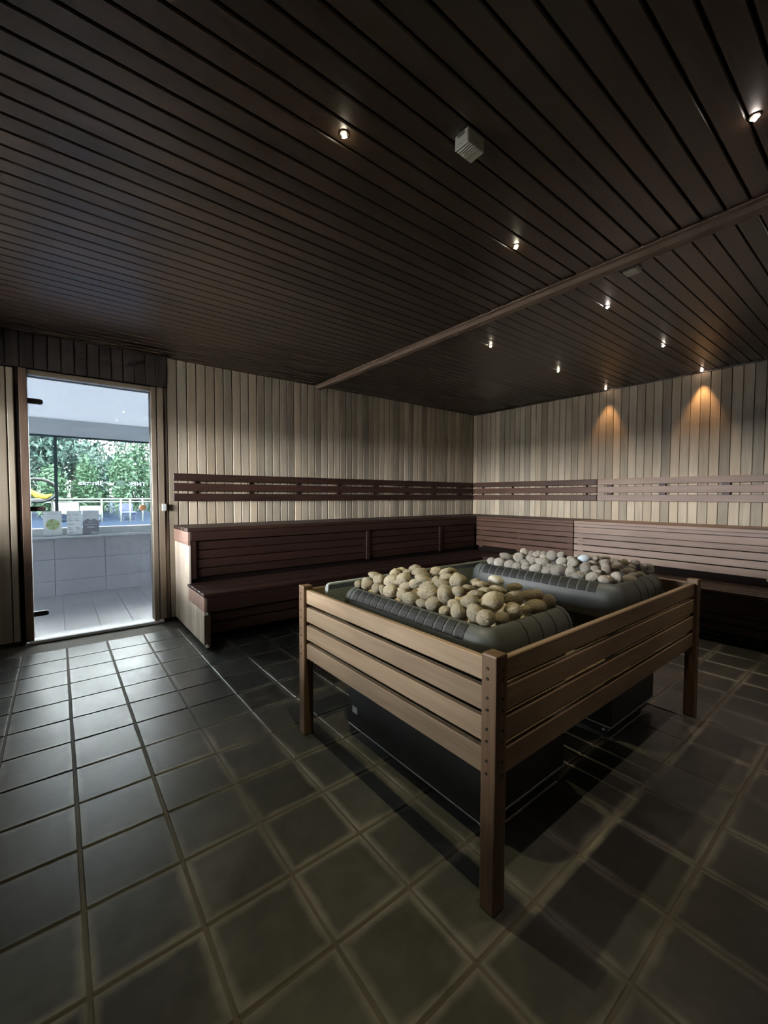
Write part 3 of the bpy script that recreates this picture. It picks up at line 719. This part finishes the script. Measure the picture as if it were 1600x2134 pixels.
for x, y, c, k, lab in [
    (1.013, -0.149, YEL, 1.0, 'star ceiling spotlight near the louvred white sensor box'),
    (2.020, -0.138, YEL, 0.65, 'star ceiling spotlight just before the crossing ceiling moulding'),
    (2.021, -1.028, PNK, 0.6, 'star ceiling spotlight at the far right edge, largest glow'),
    (3.048, -0.122, PNK, 0.8, 'pinkish star ceiling spotlight just behind the crossing moulding, by flat white sensor'),
    (3.033, 0.790, YEL, 0.6, 'leftmost star ceiling spotlight behind the crossing moulding'),
    (4.101, 0.802, YEL, 0.6, 'middle star ceiling spotlight of the row nearest the corner'),
    (4.120, -0.089, WRM, 0.6, 'star ceiling spotlight between the pinkish one and the right wall'),
    (5.174, -0.074, ORG, 0.5, 'right one of two star spotlights washing the right wall orange'),
    (5.155, 0.818, ORG, 0.5, 'left one of two star spotlights washing the right wall orange'),
    (1.013, -1.028, WRM, 0.28, 'star ceiling spotlight above the near post of the fence, outside the picture'),
    (3.048, -1.028, WRM, 0.45, 'star ceiling spotlight outside the picture on the right'),
    (4.110, -1.028, WRM, 0.3, 'second star ceiling spotlight outside the picture on the right'),
]:
    spotlight(x, y, c, LAMPW*k, lab, 58 if c is ORG else 58)
def sensor(x, y, sx, sy, sz, louvre, label):
    t = thing('ceiling_sensor', label, 'sensor', (x, y, H))
    b = box('housing', x-sx/2, x+sx/2, y-sy/2, y+sy/2, H-sz, H, PLAST, t, 0.003)
    if louvre:
        for k in range(5): box('louvre', x-sx/2+0.010+k*0.009, x-sx/2+0.014+k*0.009, y-sy/2-0.001, y+sy/2-0.006, H-sz-0.004, H-sz, PLAST, t, 0.001)
        box('cable_notch', x-sx/2-0.001, x-sx/2+0.004, y-0.016, y+0.016, H-0.016, H, plain('notch_dark', (0.10, 0.10, 0.08), 0.6), t, 0.001)
    else:
        box('cover', x-sx/2+0.006, x+sx/2-0.006, y-sy/2+0.006, y+sy/2-0.006, H-sz-0.004, H-sz, PLAST, t, 0.001)
sensor(1.362, -0.401, 0.085, 0.060, 0.048, True, 'white louvred temperature sensor box on the ceiling beside a spotlight')
sensor(2.690, -0.405, 0.060, 0.075, 0.022, False, 'flat white sensor box on the ceiling behind the crossing moulding')

# ------------------------------------------------------------------ room beyond the glass door
AX0, AX1 = -3.0, 3.4
ATILE = plain('grey_porcelain', (0.46, 0.455, 0.50), 0.35, 0, 0.05, 3.0)
AFLOOR = plain('pale_floor_tile', (0.52, 0.50, 0.51), 0.32, 0, 0.05, 3.0)
AGROUT = plain('pale_grout', (0.58, 0.59, 0.62), 0.8)
af = obj('floor_anteroom', boxes_mesh('af', [(AX0, AX1, YA+0.02, YW+0.3, -0.12, -0.008)]), AGROUT); tag(af, kind='structure')
fm = box_mesh(0.247, 0.577, 0.012, 0.001, AFLOOR)
for i in range(-5, 10):
    for j in range(3):
        obj('floor_tile', fm, None, af, (0.125+0.25*i, YA+0.12+0.30+0.58*j, -0.006))
aw = obj('wall_window_side', boxes_mesh('aw', [(AX0, AX1, YW+0.012, YW+0.22, -0.02, 0.665), (AX0, AX1, YW-0.005, YW+0.22, 1.83, 2.05)]), WHITE); tag(aw, kind='structure')
tl = box_mesh(0.478, 0.012, 0.240, 0.001, ATILE)
for i in range(-4, 5):
    for z in (0.537, 0.292, 0.047): obj('wall_tile', tl, None, aw, (0.425+0.4825*i, YW+0.006, z))
tag(box('trim_4', AX0, AX1, YW-0.115, YW+0.10, 0.662, 0.690, WHITE, None, 0.004), kind='structure')
for nm, x0, x1 in (('wall_anteroom_left', AX0-0.1, AX0), ('wall_anteroom_right', AX1, AX1+0.1)):
    tag(obj(nm, boxes_mesh(nm, [(x0, x1, YA+0.13, YW+0.2, -0.02, 2.7)]), WHITE), kind='structure')
tag(obj('wall_anteroom_sauna_side', boxes_mesh('w', [(AX0, DX0, YA+0.13, YA+0.14, 0, 2.7), (DX1, AX1, YA+0.13, YA+0.14, 0, 2.7), (DX0, DX1, YA+0.13, YA+0.14, DZ, 2.7)]), WHITE), kind='structure')
me = bpy.data.meshes.new('slope')
me.from_pydata([(AX0, YW+0.2, 1.955), (AX1, YW+0.2, 1.955), (AX1, YA+0.13, 2.50), (AX0, YA+0.13, 2.50), (AX0, YW+0.2, 2.2), (AX1, YW+0.2, 2.2), (AX1, YA+0.13, 2.75), (AX0, YA+0.13, 2.75)], [],
               [(0, 1, 2, 3), (7, 6, 5, 4), (0, 4, 5, 1), (1, 5, 6, 2), (2, 6, 7, 3), (3, 7, 4, 0)])
def translucent(name, col, tr):
    m, nt, N, L, B = newmat(name)
    t = N.new('ShaderNodeBsdfTranslucent'); t.inputs['Color'].default_value = (*tr, 1)
    B.inputs['Base Color'].default_value = (*col, 1); B.inputs['Roughness'].default_value = 0.6
    ad = N.new('ShaderNodeAddShader'); L.new(B.outputs[0], ad.inputs[0]); L.new(t.outputs[0], ad.inputs[1]); L.new(ad.outputs[0], N['Material Output'].inputs[0])
    return m
me = bpy.data.meshes.new('slope')
me.from_pydata([(AX0, YW+0.2, 1.955), (AX1, YW+0.2, 1.955), (AX1, YA+0.13, 2.50), (AX0, YA+0.13, 2.50)], [], [(0, 1, 2, 3)])
tag(obj('ceiling_anteroom', me, translucent('daylight_fill_ceiling', (0.7, 0.72, 0.74), (0.0275, 0.033, 0.0385))), kind='structure')  # ceiling made to pass skylight, added to brighten the anteroom

# window with dark bars and lettering
win = thing('window_1', None, None, (0.2, YW+0.05, 0.69)); tag(win, kind='structure')
DKF = plain('dark_green_frame', (0.035, 0.065, 0.070), 0.4); LTF = plain('white_frame', (0.72, 0.75, 0.76), 0.4, 0, 0.03)
for xm in (-2.4, -1.1, 0.216, 1.53, 2.85): box('mullion', xm-0.016, xm+0.016, YW+0.035, YW+0.075, 0.765, 1.815, DKF, win)
box('top_frame', AX0, AX1, YW+0.02, YW+0.08, 1.812, 1.835, DKF, win)
box('bottom_frame', AX0, AX1, YW+0.02, YW+0.09, 0.690, 0.770, LTF, win)
WG2 = pane_glass('clear_window_glass', (0.95, 0.95, 0.94))
WG = pane_glass('window_glass', (0.93, 0.985, 0.965))
edges = [AX0, -2.4, -1.1, 0.216, 1.53, 2.85, AX1]
for a, b in zip(edges[:-1], edges[1:]):
    o = obj('glass_pane', box_mesh(b-a-0.03, 0.006, 1.045, 0.0), None, win, ((a+b)/2-0.2, 0.005, 1.29-0.69))
    if not o.data.materials: o.data.materials.append(WG)
LET = translucent('white_vinyl', (0.8, 0.85, 0.85), (0.36, 0.38, 0.38))
def lettering(name, text, size, x, z, wid, parent, mat, mirror=True, y=0.0, dy=0.0):
    cu = bpy.data.curves.new('t', 'FONT'); cu.body = text; cu.size = size; cu.extrude = dy; cu.offset = 0.0018*size/0.06
    to = bpy.data.objects.new('t', cu); COL.objects.link(to)
    dg = bpy.context.evaluated_depsgraph_get(); me = bpy.data.meshes.new_from_object(to.evaluated_get(dg))
    bpy.data.objects.remove(to)
    xs = [v.co.x for v in me.vertices]; mn, mx = min(xs), max(xs); k = wid/(mx-mn)
    for v in me.vertices:
        px_ = (v.co.x-mn)*k
        v.co = (wid-px_ if mirror else px_, -v.co.z, v.co.y)
    me.materials.clear(); me.materials.append(mat)
    return obj(name, me, None, parent, (x, y, z))
lettering('lettering', 'wellness', 0.075, 0.420-0.2, 1.272-0.69, 0.365, win, LET, True, 0.0)
lettering('lettering', 'THEK', 0.068, 0.915-0.2, 1.272-0.69, 0.205, win, LET, True, 0.0)
# round leaf emblem between the words
bm = bmesh.new()
def strip(bm, fa, fb, n=24):
    va = [bm.verts.new((fa(i/n)[0], 0, fa(i/n)[1])) for i in range(n+1)]; vb = [bm.verts.new((fb(i/n)[0], 0, fb(i/n)[1])) for i in range(n+1)]
    for i in range(n): bm.faces.new((va[i], va[i+1], vb[i+1], vb[i]))
ar = lambda r0, r1, a0, a1: (lambda t: (r0*math.cos(a0+(a1-a0)*t), r1*math.sin(a0+(a1-a0)*t)))
strip(bm, ar(0.046, 0.041, 0.45, 4.2), ar(0.033, 0.029, 0.55, 4.1)); strip(bm, ar(0.046, 0.041, 3.6, 6.6), ar(0.033, 0.029, 3.7, 6.5))
strip(bm, lambda t: (-0.036+0.078*t, -0.016+0.028*t+0.010*math.sin(math.pi*t)), lambda t: (-0.036+0.078*t, -0.016+0.028*t-0.003*math.sin(math.pi*t)))
strip(bm, lambda t: (-0.020+0.045*t, -0.001+0.022*t+0.004*math.sin(math.pi*t)), lambda t: (-0.020+0.045*t, -0.001+0.022*t-0.003*math.sin(math.pi*t)))
obj('emblem', bm_mesh('emblem', bm), LET, win, (0.845-0.2, -0.001, 1.300-0.69))

# cards on the sill
CARD = translucent('card_white', (0.80, 0.83, 0.86), (0.060, 0.063, 0.066)); ACR = pane_glass('clear_acrylic', (0.95, 0.98, 0.98))
INK = plain('card_ink', (0.22, 0.25, 0.33), 0.6); GREEN = plain('card_green', (0.42, 0.60, 0.30), 0.6, 0, 0.2, 30); BROWN = plain('card_brown', (0.42, 0.24, 0.12), 0.6)
GREY = plain('card_grey', (0.22, 0.22, 0.26), 0.6, 0, 0.1); PALE = translucent('card_pale', (0.58, 0.60, 0.64), (0.035, 0.037, 0.04))
def card(x0, x1, h, label, paper):
    t = thing('display_card', label, 'card', ((x0+x1)/2, YW-0.075, 0.690))
    box('acrylic_base', x0, x1, YW-0.105, YW-0.045, 0.690, 0.694, ACR, t, 0.001)
    me = bpy.data.meshes.new('paper'); w_ = (x1-x0)/2
    me.from_pydata([(-w_, 0, 0.004), (w_, 0, 0.004), (w_, 0, h), (-w_, 0, h)], [], [(0, 1, 2, 3)]); me.materials.append(paper)
    obj('paper', me, None, t, (0, -0.003, 0))
    box('acrylic_back', x0, x1, YW-0.0765, YW-0.074, 0.694, 0.690+h, ACR, t, 0)
    return t
def flat(parent, name, pts, mat, y=-0.0046):
    bm = bmesh.new(); f = bm.faces.new([bm.verts.new((p[0], 0, p[1])) for p in pts])
    r = bmesh.ops.extrude_face_region(bm, geom=[f]); bmesh.ops.translate(bm, vec=(0, 0.001, 0), verts=[v for v in r['geom'] if isinstance(v, bmesh.types.BMVert)])
    bmesh.ops.recalc_face_normals(bm, faces=bm.faces)
    me = bm_mesh(name, bm); me.materials.append(mat); return obj(name, me, None, parent, (0, y, 0))
c1 = card(0.094, 0.258, 0.280, 'white card with a green disc and brown cross, left on window sill', CARD)
circ = lambda r, cx, cz, n=32: [(cx+r*math.cos(2*math.pi*i/n), cz+r*math.sin(2*math.pi*i/n)) for i in range(n)]
flat(c1, 'disc', circ(0.061, 0, 0.130), GREEN)
for a in (0.18, 0.18+math.pi/2):
    for s_ in (1, -1):
        ca, sa = math.cos(a)*s_, math.sin(a)*s_
        flat(c1, 'cross_arm', [(0, 0.130), (0.058*ca-0.010*sa, 0.130+0.058*sa+0.010*ca), (0.060*ca, 0.130+0.060*sa), (0.058*ca+0.010*sa, 0.130+0.058*sa-0.010*ca)], BROWN, -0.0062)
flat(c1, 'print_line', [(-0.05, 0.245), (0.055, 0.245), (0.055, 0.252), (-0.05, 0.252)], PALE)
c2 = card(0.302, 0.440, 0.280, 'white card with lines of dark print, middle of three on sill', CARD)
for a, b, z in [(-0.055, -0.035, 0.228), (-0.010, 0.035, 0.230), (-0.055, -0.028, 0.184), (-0.055, -0.012, 0.162), (0.010, 0.035, 0.182), (0.008, 0.048, 0.162), (-0.055, 0.004, 0.122), (-0.05, -0.032, 0.086), (0.012, 0.04, 0.084), (-0.05, -0.022, 0.066), (0.022, 0.046, 0.066), (-0.05, -0.012, 0.03)]:
    flat(c2, 'print_line', [(a, z), (b, z), (b, z+0.008), (a, z+0.008)], INK)
c3 = card(0.447, 0.606, 0.282, 'card with a grey towelled torso picture, right of three on sill', PALE)
flat(c3, 'torso', [(-0.078, 0.008), (0.078, 0.008), (0.078, 0.140), (0.070, 0.160), (0.030, 0.188), (0.015, 0.172), (-0.012, 0.172), (-0.030, 0.188), (-0.066, 0.165), (-0.076, 0.140)], GREY)
for a, b, z, h in [(-0.028, 0.022, 0.142, 0.009), (-0.060, 0.058, 0.112, 0.010), (-0.036, 0.034, 0.078, 0.016)]:
    flat(c3, 'print_line', [(a, z), (b, z), (b, z+h), (a, z+h)], PALE, -0.006)
flat(c3, 'paper_corner', [(0.004, 0.006), (0.079, 0.006), (0.079, 0.026), (0.004, 0.034)], CARD, -0.006)

# ------------------------------------------------------------------ garden
tag(obj('ground_outside', boxes_mesh('g', [(-400, 400, YW+0.25, 400, -0.4, -0.02)]), plain('bluish_paving', (0.014, 0.023, 0.042), 0.9, 0, 0.25, 0.6, 0.02)), kind='structure')
def gpt(px, py, Y): return at(px, py, 'y', Y)
rail = thing('garden_railing', 'pale metal railing with two bars across the garden outside', 'railing', (0, 20, 0))
RM = plain('railing_metal', (0.16, 0.18, 0.17), 0.4)
zt = gpt(210, 1040, 20)[2]; zb = gpt(210, 1046, 20)[2]
for z in (zt, zb): obj('rail', tube_mesh([(-9, 0, z), (16, 0, z)], 0.028, 8, False, RM), None, rail)
for px in (-60, 20, 212, 252, 271, 297, 380, 460):
    xx = gpt(px, 1060, 20)[0]; obj('post', cyl_mesh(0.035, zt+0.02, 10, 'Z', None, 0, RM), None, rail, (xx, 0, zt/2-0.02))
def lounger(px, Y, w, d, zs, zb, mat, label):
    xx = gpt(px, 1060, Y)[0]
    t = thing('sun_lounger', label, 'sun lounger', (xx, Y, -0.02))
    box('seat', xx-w/2, xx+w/2, Y-d, Y, zs-0.10, zs, mat, t, 0.03)
    b = obj('backrest', box_mesh(w, 0.10, zb-zs+0.05, 0.03, mat), None, t, (0, 0.03, (zs+zb)/2+0.02), (math.radians(-14), 0, 0))
    for sx in (-1, 1):
        for yy in (Y-d+0.1, Y-0.1): box('leg', xx+sx*(w/2-0.06)-0.025, xx+sx*(w/2-0.06)+0.025, yy-0.025, yy+0.025, -0.02, zs-0.09, mat, t)
lounger(138, 23, 0.95, 1.5, 0.42, 0.80, plain('lounger_white', (0.30, 0.31, 0.30), 0.6), 'white garden lounger seen through window beside the dark mullion')
lounger(188, 22.6, 0.80, 1.5, 0.36, 0.62, plain('lounger_pale_blue', (0.12, 0.15, 0.19), 0.6), 'pale blue garden lounger seen above the right card')
lounger(262, 23, 0.60, 1.4, 0.36, 0.72, plain('lounger_navy', (0.018, 0.028, 0.075), 0.6), 'navy blue garden lounger seen left of the wooden door knob')
# round swing seat at the left edge of the view
ctr = gpt(76, 1022, 15)
sw = thing('ring_swing_seat', 'dark oval ring swing seat with yellow cushion, outside window at left', 'swing seat', (ctr[0], ctr[1], -0.02))
DR = plain('ring_dark_metal', (0.004, 0.006, 0.006), 0.4); YE = plain('yellow_fabric', (0.30, 0.20, 0.02), 0.7)
zc = ctr[2]+0.02
obj('ring', tube_mesh([(0.50*math.cos(a), 0, zc+0.34*math.sin(a)) for a in np.linspace(0, 2*math.pi, 40, endpoint=False)], 0.05, 10, True, DR), None, sw)
obj('stand', tube_mesh([(-0.45, 0, 0), (-0.40, 0, zc-0.25)], 0.03, 8, False, DR), None, sw)
obj('stand', tube_mesh([(0.42, 0, 0), (0.36, 0, zc-0.27)], 0.03, 8, False, DR), None, sw)
obj('cushion', tube_mesh([(-0.40, 0, zc+0.16), (-0.20, 0, zc+0.02), (0.0, 0, zc-0.14), (0.20, 0, zc-0.20), (0.36, 0, zc-0.12)], [0.03, 0.055, 0.09, 0.08, 0.03], 10, False, YE), None, sw)
# trees
BARK = plain('bark', (0.045, 0.045, 0.035), 0.9, 0, 0.3, 6)
def leaf_mat(name, a, b):
    m, nt, N, L, B = newmat(name)
    geo = N.new('ShaderNodeNewGeometry'); n = noise(N, L, geo.outputs['Position'], 0.9, 3, 0.6)
    L.new(mixc(N, L, n, a, b), B.inputs['Base Color']); B.inputs['Roughness'].default_value = 0.55
    return m
LEAFA = leaf_mat('leaf_blue_green', (0.026, 0.058, 0.050), (0.056, 0.112, 0.092)); LEAFB = leaf_mat('leaf_fresh_green', (0.026, 0.066, 0.034), (0.062, 0.135, 0.072))
def tree(px, Y, h, rad, z0, nleaf, leaf, mat, label, seed, trunk=True):
    r = np.random.default_rng(seed); xx = gpt(px, 1034, Y)[0]
    t = thing('tree', label, 'tree', (xx, Y, -0.05), 'trees beyond the window')
    if trunk:
        pts = [(0, 0, 0), (0.15*rad*0.2, 0, h*0.3), (-0.1*rad*0.3, 0.1, h*0.6), (0.1, 0, h*0.92)]
        obj('trunk', tube_mesh(pts, [0.16, 0.12, 0.08, 0.03], 8, False, BARK), None, t)
        for k in range(7):
            a = 2*math.pi*k/7+r.uniform(0, .5); zz = z0+(h-z0)*r.uniform(0.1, 0.7)
            obj('branch', tube_mesh([(0, 0, zz-0.3), (0.45*rad*math.cos(a), 0.45*rad*math.sin(a), zz+0.3), (0.85*rad*math.cos(a), 0.85*rad*math.sin(a), zz+0.7)], [0.06, 0.04, 0.015], 6, False, BARK), None, t)
    # leaves gather in clumps inside the crown
    ncl = 46; cz, hz = (z0+h)/2, (h-z0)/2
    u = r.normal(size=(ncl, 3)); u /= np.linalg.norm(u, axis=1)[:, None]; u *= (r.uniform(0.35, 1.0, ncl)**0.6)[:, None]
    C_ = u*np.array([rad, rad, hz])+np.array([0, 0, cz])
    ci = r.integers(0, ncl, nleaf)
    P = C_[ci]+r.normal(size=(nleaf, 3))*np.array([0.20*rad, 0.20*rad, 0.17*hz])
    A = r.normal(size=(nleaf, 3)); A /= np.linalg.norm(A, axis=1)[:, None]
    Bv = np.cross(A, r.normal(size=(nleaf, 3))); Bv /= np.linalg.norm(Bv, axis=1)[:, None]
    s = leaf*r.uniform(0.6, 1.3, nleaf)[:, None]
    V = np.stack([P-A*s, P+Bv*s*0.45, P+A*s, P-Bv*s*0.45], 1).reshape(-1, 3)
    me = bpy.data.meshes.new('foliage'); me.from_pydata(V.tolist(), [], np.arange(nleaf*4).reshape(-1, 4).tolist()); me.materials.append(mat)
    f = obj('foliage', me, None, t); tag(f, kind='stuff')
tree(150, 29, 8.5, 2.8, 1.6, 9000, 0.16, LEAFA, 'tall blue green tree filling the middle of the window view', 1)
tree(60, 36, 10.5, 2.8, 3.8, 5000, 0.17, LEAFA, 'blue green tree crown at the upper left of the window view', 2)
tree(300, 40, 9.3, 2.3, 0.9, 4500, 0.16, LEAFB, 'fresh green tree at the right end of the window view', 3)
tree(-70, 44, 11.0, 3.0, 1.0, 5000, 0.18, LEAFA, 'tree hidden behind the door jamb on the left', 4)
tree(430, 44, 11.0, 3.0, 1.0, 5000, 0.18, LEAFA, 'tree hidden behind the door casing on the right', 5)
for px, lab in ((95, 'rounded green shrub far behind the mullion'), (190, 'rounded green shrub far behind the lettering'), (285, 'rounded green shrub far behind the right window end')):
    tree(px, 33.2, 4.4, 1.15, 0.1, 5200, 0.14, LEAFB, lab, 50+px, False)
for k, px in enumerate((108, 182, 256, 330)):
    tree(px, 25.2+0.5*(k % 2), 2.6+0.4*(k % 3), 0.55, 0.2, 3200, 0.11, LEAFB, ['low green bush behind the white lounger', 'low green bush under the window lettering', 'low green bush behind the navy lounger', 'low green bush above the door knob'][k], 20+k, False)

# ------------------------------------------------------------------ window in the left wall, outside the frame, with an added slab that blocks the high sky
w2 = thing('window_2', None, None, (XL-0.06, (WY0+WY1)/2, WZ0)); tag(w2, kind='structure')
for yy in (WY0, (WY0+WY1)/2, WY1): box('mullion', XL-0.09, XL-0.03, yy-0.03, yy+0.03, WZ0, WZ1, frame_wood('Z'), w2)
for zz in (WZ0+0.02, WZ1-0.02): box('frame', XL-0.09, XL-0.03, WY0, WY1, zz-0.02, zz+0.02, frame_wood('Y'), w2)
for a, b in ((WY0+0.03, (WY0+WY1)/2-0.03), ((WY0+WY1)/2+0.03, WY1-0.03)):
    box('glass_pane', XL-0.063, XL-0.057, a, b, WZ0+0.04, WZ1-0.04, WG2, w2, 0)
tag(obj('sky_blocker', boxes_mesh('sky_blocker', [(XL-3.0, XL-0.12, YF-0.5, YA+0.6, 2.15, 2.30)]), WHITE), kind='structure')  # added slab out of view, cuts the high sky so daylight enters low
tag(obj('ground_side', boxes_mesh('g2', [(-400, XL-0.12, -400, YW+0.25, -0.4, -0.02)]), plain('bounce_paving', (0.62, 0.61, 0.58), 0.8, 0, 0.2, 0.8)), kind='structure')  # ground out of view, paled to bounce daylight up to the ceiling
